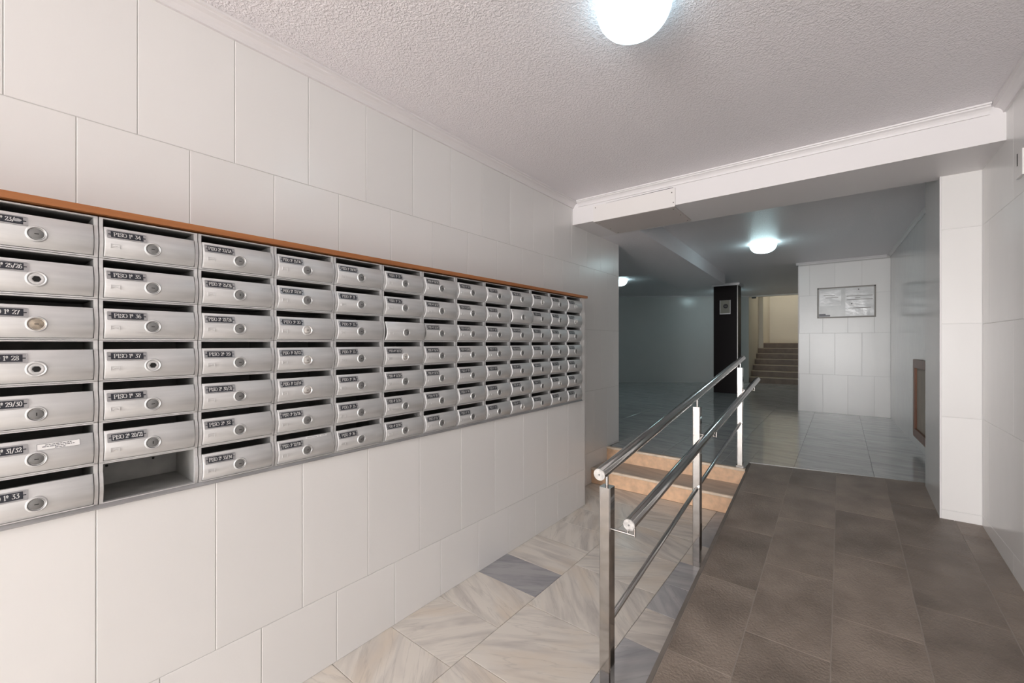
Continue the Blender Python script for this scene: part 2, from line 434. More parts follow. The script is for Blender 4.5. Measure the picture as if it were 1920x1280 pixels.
# block with the notice board
XB0 = 1.395; YBX = 8.14
wb = struct(MB().box(XB0 + .004, 2.80, YBX + .0016, 13.05, 0, H).build('wall_notice_block', M_GROUT))
bw = xfar(YBX) - XB0
tiles(wb, (XB0, YBX + T), -PI / 2, [
    (ZU, 0.884, joints(0.006, bw, 0.01, 0.305)), (0.884, 1.525, [0.006] + joints(0.147, bw, 0.147, 0.318)),
    (1.525, 2.12, joints(0.006, bw, 0.01, 0.305)), (2.12, 2.60, [0.006] + joints(0.147, bw, 0.147, 0.318))], M_TILE, gap=0.0016)
MB().box(XB0 - .004, XB0 + .006, YBX - .001, YBX + .03, ZU, 2.60).build('corner_strip', M_PLASTER, wb)
MB().box(XB0 - .002, XB0 + .004, YBX + .03, 13.05, 0, H).build('side_facing', M_WALL, wb)
# back wall (oblique), left hall walls
BW0 = (-4.05, 9.852); BW1 = (-0.055, 12.985)
def off(p, d): return (p[0] + d * -math.sin(YAW), p[1] + d * math.cos(YAW))
wbk = struct(MB().prism([BW0, BW1, off(BW1, .15), off(BW0, .15)], 0, H).build('wall_back', M_WALL))
struct(MB().box(-4.2, -4.05, 4.2, 9.95, 0, H).build('wall_hall_left', M_WALL))
struct(MB().box(-4.2, -0.2005, Y_END - .2, Y_END, 0, H).build('wall_hall_front', M_WALL))
# entrance wall behind the camera with glazed double door (open to the street)
wen = MB()
wen.box(-.2, 0.25, YB - .15, YB, 0, H).box(2.55, XR + .2, YB - .15, YB, 0, H).box(0.25, 2.55, YB - .15, YB, 2.4, H)
struct(wen.build('wall_entrance', M_WALL))
dr = struct(MB().box(0.26, 0.32, YB - .1, YB - .03, 0.005, 2.39).box(2.48, 2.54, YB - .1, YB - .03, 0.005, 2.39).box(0.32, 2.48, YB - .1, YB - .03, 2.33, 2.39).box(1.37, 1.43, YB - .1, YB - .03, 0.005, 2.33).build('door_1', M_RAILALU))

# floors
fl = struct(MB().box(-.2, XR + .2, YB - 3, 4.2, -0.15, -0.008).build('floor_lower', M_GROUT_DK))
MB().box(XP, XR, YB - 2, 0.62, -0.008, 0).build('plain_slab', M_MARB, fl)
def ztile(parent, poly, z1, mat, name='tile', g=0.0012, t=0.008):
    cx = sum(p[0] for p in poly) / len(poly); cy = sum(p[1] for p in poly) / len(poly)
    q = []
    n = len(poly)
    for i in range(n):   # inset convex polygon by g
        p0, p1, p2 = Vector(poly[i-1]), Vector(poly[i]), Vector(poly[(i+1) % n])
        d1 = (p1 - p0).normalized(); d2 = (p2 - p1).normalized()
        n1 = Vector((-d1.y, d1.x)); n2 = Vector((-d2.y, d2.x))
        if n1.dot(Vector((cx, cy)) - p1) < 0: n1 = -n1; n2 = -n2
        k = g / max(0.2, 1 + n1.dot(n2))
        q.append(p1 + (n1 + n2) * k)
    g1 = z1 if callable(z1) else (lambda x, y: z1)
    zc = g1(cx, cy)
    ch = 0.0012; f = 1 - ch / 0.2
    v = [(p.x - cx, p.y - cy, g1(p.x, p.y) - t - zc) for p in q] + [(p.x - cx, p.y - cy, g1(p.x, p.y) - ch - zc) for p in q] \
        + [((p.x - cx) * f, (p.y - cy) * f, g1(cx + (p.x - cx) * f, cy + (p.y - cy) * f) - zc) for p in q]
    fc = [list(range(n))[::-1], list(range(2*n, 3*n))]
    for k in (0, n):
        for i in range(n): fc.append((k+i, k+(i+1) % n, k+n+(i+1) % n, k+n+i))
    return mk(name, v, fc, mat, parent, loc=(cx, cy, zc))
def edge_x(y): return 1.347 - 0.02616 * (y - 1.585)
c1 = [0.62, 0.944, 1.245, 1.56, 1.872, 2.146, 2.492, 2.80, 3.11, 3.42, 3.735]
for a, b in zip(c1[:-1], c1[1:]):
    ztile(fl, [(XP - .03, a), (0.632, a), (0.632, b), (XP - .03, b)] if b < 3.2 else [(0.0, a), (0.632, a), (0.632, b), (0.0, b)], 0.0, M_MARB_G if abs(a - 1.872) < .01 else M_MARB)
c2 = [0.62, 1.02, 1.33, 1.80, 2.30, 2.70, 3.08, 3.42, 3.735]
for a, b in zip(c2[:-1], c2[1:]):
    ztile(fl, [(0.632, a), (1.137, a), (1.137, b), (0.632, b)], 0.0, M_MARB)
c3 = [0.62, 1.00, 1.30, 1.60, 1.876, 2.152, 2.444, 2.74, 3.04, 3.34, 3.735]
for i, (a, b) in enumerate(zip(c3[:-1], c3[1:])):
    ztile(fl, [(1.137, a), (edge_x(a) + .01, a), (edge_x(b) + .01, b), (1.137, b)], 0.0, M_MARB_S if i % 3 != 1 else M_MARB)

# ramp
SL = 0.0755
def zr(x, y): return ZU - 0.003 + SL * (y - 4.45)
def top_y(x): return 4.354 + (x - 1.274) * 0.159
RY0 = 4.45 - (ZU - .003) / SL + .13
rp = struct(MB().prism([(edge_x(RY0), RY0), (XR, RY0), (XR, top_y(XR)), (edge_x(4.354), 4.354)], -0.006, lambda x, y: zr(x, y) - .0014).build('ramp', M_RAMPG), 'brown-grey stone tiled access ramp beside the railing', 'ramp')
MB().prism([(edge_x(RY0), RY0), (edge_x(RY0) + .018, RY0), (edge_x(4.354) + .018, 4.354), (edge_x(4.354), 4.354)], -0.006, lambda x, y: zr(x, y) + .0005).build('kerb_edge', M_KERB, rp)
colx = [(None, 1.604), (1.604, 1.906), (1.906, 2.212), (2.212, 2.508), (2.508, XR)]
for ci, (x0, x1) in enumerate(colx):
    js = [RY0, 1.20, 1.80, 2.415, 3.04, 3.665, 9] if ci % 2 == 0 else [RY0, 1.47, 2.095, 2.71, 3.345, 4.0, 9]
    for a, b in zip(js[:-1], js[1:]):
        xa = edge_x(a) + .018 if x0 is None else x0
        xb = (edge_x(b) if b < 5 else edge_x(4.354)) + .018 if x0 is None else x0
        if b > 5: poly = [(xa, a), (x1, a), (x1, top_y(x1)), (xb, top_y(xb))]
        else: poly = [(xa, a), (x1, a), (x1, b), (xb, b)]
        ztile(rp, poly, zr, M_RAMP, g=0.0016, t=0.007)

# upper floor
upoly = [(-4.05, Y_END), (-0.01, Y_END), (-0.01, 4.10), (1.28, 4.10), (1.28, 4.356), (XR, top_y(XR)), (XR, 13.1), (-4.05, 13.1)]
fu = struct(MB().prism(upoly, 0.0, ZU - 0.006).build('floor_upper', M_GROUT_DK))
UX = [-2.68, -2.14, -1.60, -1.06, -0.52, 0.02, 0.55, 1.08, 1.61, 2.15, 2.62]
for ci, (a, b) in enumerate(zip(UX[:-1], UX[1:])):
    y0 = Y_END if b < 0.1 else 4.10
    js = joints(y0, 9.4, 4.62 + (0.31 if ci % 2 else 0.0), 0.62)
    for c, d in zip(js[:-1], js[1:]):
        poly = [(a, c), (b, c), (b, d), (a, d)]
        if a >= 1.0 and d > 4.2 and c < 4.6:
            lo = lambda x: max(c, top_y(x) if x > 1.274 else 4.10)
            if a < 1.274:
                ztile(fu, [(a, c), (1.276, c), (1.276, d), (a, d)], ZU, M_MARB_U, t=.006, g=.0007)
                a2 = 1.276
            else: a2 = a
            if lo(a2) < d - .02 and lo(b) < d - .02:
                ztile(fu, [(a2, lo(a2)), (b, lo(b)), (b, d), (a2, d)], ZU, M_MARB_U, t=.006, g=.0007)
            elif lo(a2) < d - .02:
                xm = 1.274 + (d - 4.354) / 0.159
                if xm > a2 + .03: ztile(fu, [(a2, lo(a2)), (xm, d), (a2, d)], ZU, M_MARB_U, t=.006, g=.0007)
            continue
        if a >= 1.27 and d < top_y(a): continue
        ztile(fu, poly, ZU, M_MARB_U, t=.006, g=.0007)
MB().box(-4.05, XR, 9.4, 13.1, ZU - .006, ZU).box(-4.05, UX[0], Y_END, 9.4, ZU - .006, ZU).build('plain_slab', M_MARB_U, fu)

# two steps
def step(y0, y1, z0, z1, label):
    o = struct(MB().box(0.0, 1.285, y0 + .008, y1, z0, z1 - .022).build('step', M_TRAV), label, 'step')
    MB().box(0.0, 1.285, y0 + .028, y1, z1 - .022, z1).build('tread', M_TREAD, o)
    MB().extr([(0, .004), (.004, 0), (.034, 0), (.034, .022), (.004, .022), (0, .018)], (0.0, y0 - .002, z1 - .022), (1.285, y0 - .002, z1 - .022), (0, 1, 0)).build('nosing', M_NOSE, o)
    return o
step(3.733, 4.095, 0.0, 0.150, 'lower travertine step with grey marble tread')
step(4.083, 4.128, 0.150, 0.2905, 'upper travertine step with pale nosing at the hall floor')

# ceilings and beams
struct(MB().box(-.2, XR + .2, YB - .15, 3.45, H, H + .15).build('ceiling', M_CEIL))
HB = 2.65
struct(MB().prism([(-4.2, 3.45), (XR + .2, 3.45), (XR + .2, 13.05), (-.2, 13.05), (-4.2, 13.05)], HB, H + .15).build('ceiling_hall', M_CEIL))
YB1, YB2, ZB = 3.377, 3.935, 2.456
struct(MB().box(0.0, XR, YB1, YB2, ZB, H - .0005).build('beam', M_PLASTER), 'white cross beam above the end of the front passage', 'beam')
struct(MB().prism([(0.412, YB2), (0.243, 8.56), (-0.56, 8.62), (-0.46, 6.62), (-4.05, 5.6), (-4.05, Y_END + .0005), (0.0005, Y_END + .0005), (0.0005, YB2)], ZB + .0005, HB).build('soffit', M_CEIL), 'lowered ceiling soffit running towards the dark pillar', 'soffit')
# cornices
CP = [(a * .85, b * .9 + .006) for a, b in [(0, 0), (.014, 0), (.016, .012), (.022, .022), (.034, .034), (.05, .041), (.053, .048), (.066, .050), (.068, .06), (0, .06)]]
CPS = [(a * .6, b * .6) for a, b in CP]
zc = H - .0605
struct(MB().extr(CP, (0, YB, zc), (0, YB1 - .0, zc), (1, 0, 0)).build('trim_1', M_PLASTER), 'white cornice along the top of the left wall', 'cornice')
struct(MB().extr([(a * .85, b * .95 + .003) for a, b in CP], (0.06, YB1, zc), (XR - .06, YB1, zc), (0, -1, 0)).build('trim_2', M_PLASTER), 'white cornice along the front of the cross beam', 'cornice')
struct(MB().extr(CP, (XR, YB, zc), (XR, YB1, zc), (-1, 0, 0)).build('trim_3', M_PLASTER), 'white cornice along the top of the right wall', 'cornice')
zs = HB - .0365
struct(MB().extr(CPS, (xfar(FAR0), FAR0, zs), (xfar(FAR1), FAR1, zs), (-1, 0, 0)).build('trim_4', M_PLASTER))
struct(MB().extr(CPS, (XB0 - .03, YBX, zs), (xfar(YBX) - .04, YBX, zs), (0, -1, 0)).build('trim_5', M_PLASTER))
struct(MB().extr(CPS, (*BW0, zs), (*BW1, zs), (math.sin(YAW), -math.cos(YAW), 0)).build('trim_6', M_PLASTER))

# ------------------------------------------------------------------ staircase and stairwell
st = struct(MB().box(-0.04, XB0 - .002, 13.10, 13.12, 0, ZU).build('staircase', M_STAIR), 'brown stone stairs rising beyond the hall behind the notice wall', 'stairs')
RIS, GO, SY = 0.1545, 0.30, 13.06
for k in range(1, 8):
    y = SY + (k - 1) * GO
    y1 = y + GO if k < 7 else 17.2
    s_ = MB().box(-0.045, XB0 - .003, y + .012, y1 + .012, 0.0, ZU + k * RIS - .016).build('stair_step', M_STAIR, st)
    MB().box(-0.045, XB0 - .003, y, y1 + .0, ZU + k * RIS - .016, ZU + k * RIS).build('nosing', M_STAIRN, s_)
sw = MB()
sw.box(-.2, -0.05, 13.0, 17.3, 0, 4.2)
struct(sw.build('wall_stairwell_left', M_STWALL))
struct(MB().box(-0.0495, 0.065, 14.72, 14.95, 0.8, 4.2).build('stair_pier', M_STWALL), 'pale pier beside the upper steps of the staircase', 'pier')
struct(MB().box(-.2, 2.8, 17.2, 17.35, 0, 4.2).build('wall_stairwell_back', M_STWALL))
struct(MB().box(XB0, 1.55, 13.05, 17.2, 0, 4.2).build('wall_stairwell_right', M_STWALL))
struct(MB().box(-.2, XB0, 13.051, 13.15, 2.62, 4.2).build('lintel', M_STWALL), 'white lintel over the stair opening', 'lintel')
struct(MB().box(-.2, 1.55, 13.05, 17.35, 4.2, 4.3).build('ceiling_stairwell', M_STWALL))

# ------------------------------------------------------------------ pillar
pl = struct(MB().box(-0.273, 0.198, 10.0, 10.40, ZU, 2.605).build('pillar', M_PILLAR), 'dark brown square pillar standing in the hall', 'pillar')
MB().box(-0.30, 0.24, 9.965, 10.43, 2.605, HB).build('capital', M_PLASTER, pl)
MB().box(0.190, 0.203, 9.995, 10.008, ZU, 2.605).build('corner_strip', M_CHROMES, pl)

# ------------------------------------------------------------------ lamps
def lamp(loc, glass, label, r=0.15, drop=0.125, group='round ceiling lamps'):
    e = empty('ceiling_lamp', loc, label, 'lamp', group)
    MB().lathe([(r * .80, 0), (r * .84, -.003), (r * .84, -.020), (r * .78, -.022)], 40).build('base', M_LAMPBASE, e, smooth=True)
    prof = [(r * .78, -.012), (r * .93, -.014)]
    for i in range(13):
        a = i / 12 * PI / 2
        prof.append((max(r * math.cos(a) ** .75 if i < 12 else 0.002, .002), -.020 - (drop - .02) * math.sin(a)))
    MB().lathe(prof, 40).build('glass_dome', glass, e, smooth=True)
    return e
lamp((1.33, 1.515, H - .0005), M_GLASS_FRONT, 'large frosted dome lamp on the ceiling at the top edge of the photo', 0.136, 0.125)
lamp((1.15, 6.22, HB - .0005), M_GLASS_LAMP, 'lit round dome lamp on the hall ceiling before the notice wall')
lamp((-1.60, 8.05, HB - .0005), M_GLASS_LAMP, 'lit dome lamp half hidden behind the end of the left wall')
lamp((-0.25, 11.35, HB - .0005), M_GLASS_LAMP, 'lit dome lamp hidden behind the dark pillar')
lamp((0.7, 15.6, 4.1995), M_GLASS_WARM, 'warm dome lamp above the staircase', 0.18, 0.15)

# ------------------------------------------------------------------ mailboxes
HW = MB_P - 0.0024; HH = MB_PH - 0.0013
ZS = 0.0925        # top of the door / bottom of the slot
def bulge(t): return 0.0155 * math.sin(PI * min(max(t, 0), 1) ** 0.82) ** 1.0
def xside(z):      # front profile of the housing side strips
    t = (z - .004) / (ZS - .004)
    return 0.003 + (0.0105 * math.sin(PI * t) ** 0.9 if 0 < t < 1 else 0)
def side_prof():
    p = [(-.205, 0.0), (0.003, 0.0)]
    for i in range(1, 12):
        z = .004 + (ZS - .004) * i / 12; p.append((xside(z), z))
    p += [(0.003, ZS), (0.003, HH), (-.205, HH)]
    return p
def housing_mesh(name, inside):
    me = bpy.data.meshes.new(name)
    mb = MB()
    sw_ = 0.0085
    mb.extr(side_prof(), (0, 0.0, 0), (0, sw_, 0), (1, 0, 0))
    mb.extr(side_prof(), (0, HW - sw_, 0), (0, HW, 0), (1, 0, 0))
    mb.box(-.205, .0030, sw_, HW - sw_, HH - .0035, HH)
    mb.box(-.205, .0060, sw_, HW - sw_, 0, .0035)
    nfront = len(mb.f)
    mb.box(-.205, -.203, sw_, HW - sw_, .0035, HH - .0035)
    # inner linings
    mb.box(-.203, -.004, sw_, sw_ + .0006, .0035, HH - .0035)
    mb.box(-.203, -.004, HW - sw_ - .0006, HW - sw_, .0035, HH - .0035)
    mb.box(-.203, -.004, sw_, HW - sw_, HH - .0041, HH - .0035)
    mb.box(-.203, -.006, sw_, HW - sw_, .0035, .0041)
    me.from_pydata(mb.v, [], mb.f); me.update()
    bm = bmesh.new(); bm.from_mesh(me); bmesh.ops.recalc_face_normals(bm, faces=bm.faces); bm.to_mesh(me); bm.free()
    me.materials.append(M_ALU); me.materials.append(inside)
    for i, p in enumerate(me.polygons):
        if i >= nfront: p.material_index = 1
    return me
ME_HOUSE = housing_mesh('housing', M_ALU_IN)
ME_HOUSE_OPEN = housing_mesh('housing_open', M_ALU_OPEN)
DY0, DY1, DZ0 = 0.0100, HW - 0.0100, 0.0050
def xdoor(z): return 0.0065 + bulge((z - DZ0) / (ZS - DZ0))
def door_mesh():
    mb = MB(); n = 16
    v = []; rows_ = []
    ys = [DY0, DY0 + .0012, DY0 + .004, DY1 - .004, DY1 - .0012, DY1]
    dx = [-.0045, -.0012, 0, 0, -.0012, -.0045]
    for i in range(n + 1):
        z = DZ0 + (ZS - DZ0) * i / n
        for y, d in zip(ys, dx): v.append((xdoor(z) + d, y, z))
    m = len(ys)
    for i in range(n + 1):
        z = DZ0 + (ZS - DZ0) * i / n
        for y in (DY1, DY0): v.append((xdoor(z) - .009, y, z))
    f = []
    for i in range(n):
        for j in range(m - 1): f.append((i*m+j, i*m+j+1, (i+1)*m+j+1, (i+1)*m+j))
    o = (n + 1) * m
    for i in range(n):
        f.append((i*m+m-1, o+i*2, o+(i+1)*2, (i+1)*m+m-1))
        f.append((o+i*2, o+i*2+1, o+(i+1)*2+1, o+(i+1)*2))
        f.append((o+i*2+1, i*m, (i+1)*m, o+(i+1)*2+1))
    f.append([j for j in range(m)] + [o, o + 1]); f.append([n*m+j for j in range(m)] + [o + n*2, o + n*2 + 1])
    mb.add(v, f)
    return mb.mesh('door', M_ALU, True)
ME_DOOR = door_mesh()
LY, LZ = 0.494 * MB_P, 0.0415
LX = xdoor(LZ)
ME_LOCK = MB().lathe([(.0185, -.004), (.0185, .0008), (.0178, .0020), (.0165, .0024), (.0152, .0012), (.0146, -.0006), (.0138, .0004), (.0125, .0012), (.002, .0012)], 28, 'X').mesh('lock', M_LOCK, True)
ME_RING = MB().lathe([(.0215, -.004), (.0212, -.0006), (.0196, .0022), (.0178, .0028), (.0160, .0014), (.0145, .0002)], 28, 'X').mesh('lock_rim', M_ALU, True)
ME_HOLERING = MB().lathe([(.0148, -.003), (.0148, .0012), (.0125, .0020), (.0088, .0010), (.0084, -.003)], 24, 'X').mesh('lock_collar', M_ALU, True)
hexv = [(.0025, math.cos(a) * .0085, math.sin(a) * .0085) for a in [PI / 3 * i + .3 for i in range(6)]]
ME_HOLE = MB().lathe([(.0083, -.003), (.0083, .0016), (.004, .0016)], 6, 'X').mesh('lock_hole', M_BLACK)
ME_KEYH = MB().box(.0010, .0017, -.0042, .0042, -.0010, .0010).mesh('keyhole', M_BLACK)
ME_KEYV = MB().box(.0010, .0017, -.0010, .0010, -.0042, .0042).mesh('keyhole', M_BLACK)
ME_LOCKW = ME_LOCK.copy(); ME_LOCKW.materials[0] = M_LOCKW
ME_LOCKR = ME_LOCK.copy(); ME_LOCKR.materials[0] = M_LOCKR
# embossed emblem (rounded outline with a peak inside)
def emblem_mesh():
    mb = MB()
    w, h, t = .021, .0125, .0014
    mb.box(0, .0020, -w/2, w/2, h/2 - t, h/2).box(0, .0020, -w/2, -w/2 + t, -h/2, h/2 - t).box(0, .0020, w/2 - t, w/2, -h/2, h/2 - t)
    for s in (-1, 1):
        mb.extr([(0, 0), (.0019, 0), (.0019, .0014), (0, .0014)], (0, s * .006, -.0035), (0, 0, .0005), (1, 0, 0))
    return mb.mesh('emblem', M_ALU)
ME_EMB = emblem_mesh()
EY, EZ = 0.135 * MB_P, 0.036
# name plate: frame with two lugs, insert, lettering
PW, PH_ = 0.0915, 0.0275
PYC, PZC = 0.2475 * MB_P, 0.0715
slope = math.atan2(xdoor(PZC + .01) - xdoor(PZC - .01), .02)   # dx/dz (negative)
def rrect(w, h, r, n=4):
    pts = []
    for cx, cy, a0 in ((w/2-r, h/2-r, 0), (-w/2+r, h/2-r, PI/2), (-w/2+r, -h/2+r, PI), (w/2-r, -h/2+r, 1.5*PI)):
        for i in range(n + 1):
            a = a0 + PI/2 * i / n; pts.append((cx + r * math.cos(a), cy + r * math.sin(a)))
    return pts
def plate_frame():
    mb = MB(); out = rrect(PW, PH_, .0030); inn = rrect(PW - .0052, PH_ - .0048, .0018); n = len(out)
    v = [(-.0015, y, z) for y, z in out] + [(.0014, y, z) for y, z in out] + [(.0014, y, z) for y, z in inn] + [(.0003, y, z) for y, z in inn]
    f = []
    for k in (0, 1, 2):
        for i in range(n): f.append((k*n+i, k*n+(i+1) % n, (k+1)*n+(i+1) % n, (k+1)*n+i))
    f.append([3*n + i for i in range(n)]); f.append([i for i in range(n)][::-1])
    mb.add(v, f)
    return mb.mesh('nameplate', M_RAILALU, False)
ME_PLATE = plate_frame()
def insert_mesh():
    mb = MB(); w, h = .0735, .0195
    mb.box(.0004, .0018, -w/2, w/2, -h/2, h/2)
    for s in (-1, 1): mb.box(.0004, .0017, s * (w/2 + .0028) - .0028, s * (w/2 + .0028) + .0028, -.0011, .0011)
    return mb.mesh('insert', M_INSERT)
ME_INS = insert_mesh()

TEXTS = [
 ['1º 23/24', '1º 25/26', '1º 27', '1º 28', '1º 29/30', '1º 31/32', '1º 33'],
 ['1º 34', '1º 35', '1º 36', '1º 37', '1º 38', '2º 20/21', None],
 ['2º 23/24', '2º 25/26', '2º 27/28', '2º 29', '2º 30/31', '2º 32', '2º 33/34'],
 ['2º 35/36', '2º 37/38', '3º 20', '3º 21/22', '3º 23/24', '3º 25/26', '3º 27/28'],
 ['3º 29/30', '3º 31', '3º 32', '3º 33', '3º 34', '3º 35', '3º 36'],
 ['3º 37', '3º 38', '4º 20', '4º 21/22', '4º 23/24', '4º 25/26', '4º 27/28'],
 ['4º 29/30', '4º 31/32', '4º 33/34', '4º 35/36', '4º 37/38', '5º 20', '5º 21'],
 ['5º 22', '5º 23/24', '5º 25/26', '5º 27/28', '5º 29', '5º 30', '5º 31'],
 ['5º 32', '5º 33', '5º 34', '5º 35', '5º 36', '5º 37', '5º 38'],
 ['6º 20', '6º 21/22', '6º 23/24', '6º 25/26', '6º 27', '6º 28', '6º 29'],
 ['6º 30', '6º 31', '6º 32', '6º 33', '6º 34', '6º 35', '6º 36'],
 ['6º 37', '6º 38', '7º 20', '7º 21/22', '7º 23', '7º 24', '7º 25'],
 ['7º 26', '7º 27', '7º 28', '7º 29', '7º 30', '7º 31', '7º 32']]
# slab-serif stroke lettering: glyph = (advance, [polylines], thick-stroke set)
G = {
 'P': (.72, [[(.15,0),(.15,1)], [(.15,.98),(.45,.98),(.62,.90),(.62,.62),(.45,.50),(.15,.50)], [(.0,.03),(.32,.03)], [(.0,.97),(.2,.97)]]),
 'I': (.42, [[(.2,0),(.2,1)], [(.03,.03),(.37,.03)], [(.03,.97),(.37,.97)]]),
 'S': (.66, [[(.58,.74),(.58,.97)], [(.56,.82),(.42,.97),(.2,.97),(.08,.82),(.1,.64),(.5,.42),(.56,.24),(.46,.05),(.2,.03),(.06,.18)], [(.06,.0),(.06,.28)]]),
 'O': (.80, [[(.4,.98),(.17,.90),(.06,.64),(.06,.36),(.17,.10),(.4,.02),(.63,.10),(.74,.36),(.74,.64),(.63,.90),(.4,.98)]]),
 '0': (.64, [[(.3,.98),(.13,.88),(.06,.6),(.06,.4),(.13,.12),(.3,.02),(.47,.12),(.54,.4),(.54,.6),(.47,.88),(.3,.98)]]),
 '1': (.40, [[(.2,0),(.2,.97)], [(.2,.96),(.04,.84)], [(.05,.03),(.36,.03)]]),
 '2': (.60, [[(.07,.76),(.14,.92),(.3,.98),(.46,.90),(.5,.72),(.4,.5),(.07,.06)], [(.06,.05),(.53,.05)], [(.52,.02),(.53,.2)]]),
 '3': (.60, [[(.07,.96),(.5,.96),(.26,.60),(.44,.53),(.52,.30),(.42,.08),(.2,.03),(.06,.16)]]),
 '4': (.64, [[(.42,0),(.42,.97),(.05,.30),(.58,.30)], [(.3,.03),(.54,.03)]]),
 '5': (.60, [[(.49,.95),(.13,.95),(.10,.55),(.3,.62),(.48,.5),(.52,.28),(.42,.07),(.2,.03),(.06,.15)]]),
 '6': (.62, [[(.5,.90),(.3,.98),(.13,.78),(.06,.38),(.14,.1),(.3,.02),(.47,.1),(.53,.3),(.46,.52),(.3,.58),(.12,.46)]]),
 '7': (.58, [[(.06,.78),(.07,.95),(.53,.95),(.32,.5),(.22,0)]]),
 '8': (.62, [[(.3,.98),(.14,.9),(.11,.74),(.2,.58),(.44,.44),(.53,.26),(.46,.08),(.3,.02),(.14,.08),(.07,.26),(.16,.44),(.42,.6),(.49,.76),(.45,.9),(.3,.98)]]),
 '9': (.62, [[(.1,.10),(.3,.02),(.47,.22),(.54,.62),(.46,.9),(.3,.98),(.13,.9),(.07,.7),(.14,.48),(.3,.42),(.48,.54)]]),
 '/': (.55, [[(.06,-.06),(.46,1.04)]]),
 'º': (.36, [[(.16,.98),(.05,.86),(.05,.68),(.16,.56),(.27,.68),(.27,.86),(.16,.98)], [(.04,.42),(.28,.42)]]),
 ' ': (.42, []),
}
TXT = {}
def text_mesh(s):
    if s in TXT: return TXT[s]
    wth = sum(G[c][0] for c in s)
    hgt = .0124; sc = min(hgt * .92, .0690 / wth)
    y = -wth * sc / 2
    v = []; f = []
    for ch in (s if not s.endswith('23/24') or '1º' not in s else s[:-2]):   # the last two digits of the first plate are worn off
        adv, lines = G[ch]
        for li, pl_ in enumerate(lines):
            for (ax, ay), (bx, by) in zip(pl_[:-1], pl_[1:]):
                A = Vector((y + ax * sc, -hgt / 2 + ay * hgt)); B = Vector((y + bx * sc, -hgt / 2 + by * hgt))
                d = (B - A)
                if d.length < 1e-6: continue
                d.normalize(); nn = Vector((-d.y, d.x))
                # vertical strokes thick, horizontal strokes thin
                w = (.00034 + .00050 * abs(d.y)) * min(1.0, .35 + .65 * sc / .0100)
                A2 = A - d * w * .6; B2 = B + d * w * .6
                k = len(v)
                v += [(0, *(A2 - nn * w)), (0, *(B2 - nn * w)), (0, *(B2 + nn * w)), (0, *(A2 + nn * w))]
                f.append((k, k + 1, k + 2, k + 3))
        y += adv * sc
    me = bpy.data.meshes.new('lettering'); me.from_pydata(v, [], f); me.update()
    me.materials.append(M_LETTER)
    TXT[s] = me
    return me
ORD = ['first', 'second', 'third', 'fourth', 'fifth', 'sixth', 'seventh', 'eighth', 'ninth', 'tenth', 'eleventh', 'twelfth', 'thirteenth']
HOLES = {(0, 1), (0, 3), (1, 3)}
BRIGHT = {(3, 2), (3, 3), (3, 4), (5, 3), (10, 0), (9, 6), (11, 5), (12, 0), (12, 1)}
VERT = {(0, 4), (1, 5), (2, 1), (3, 1)}
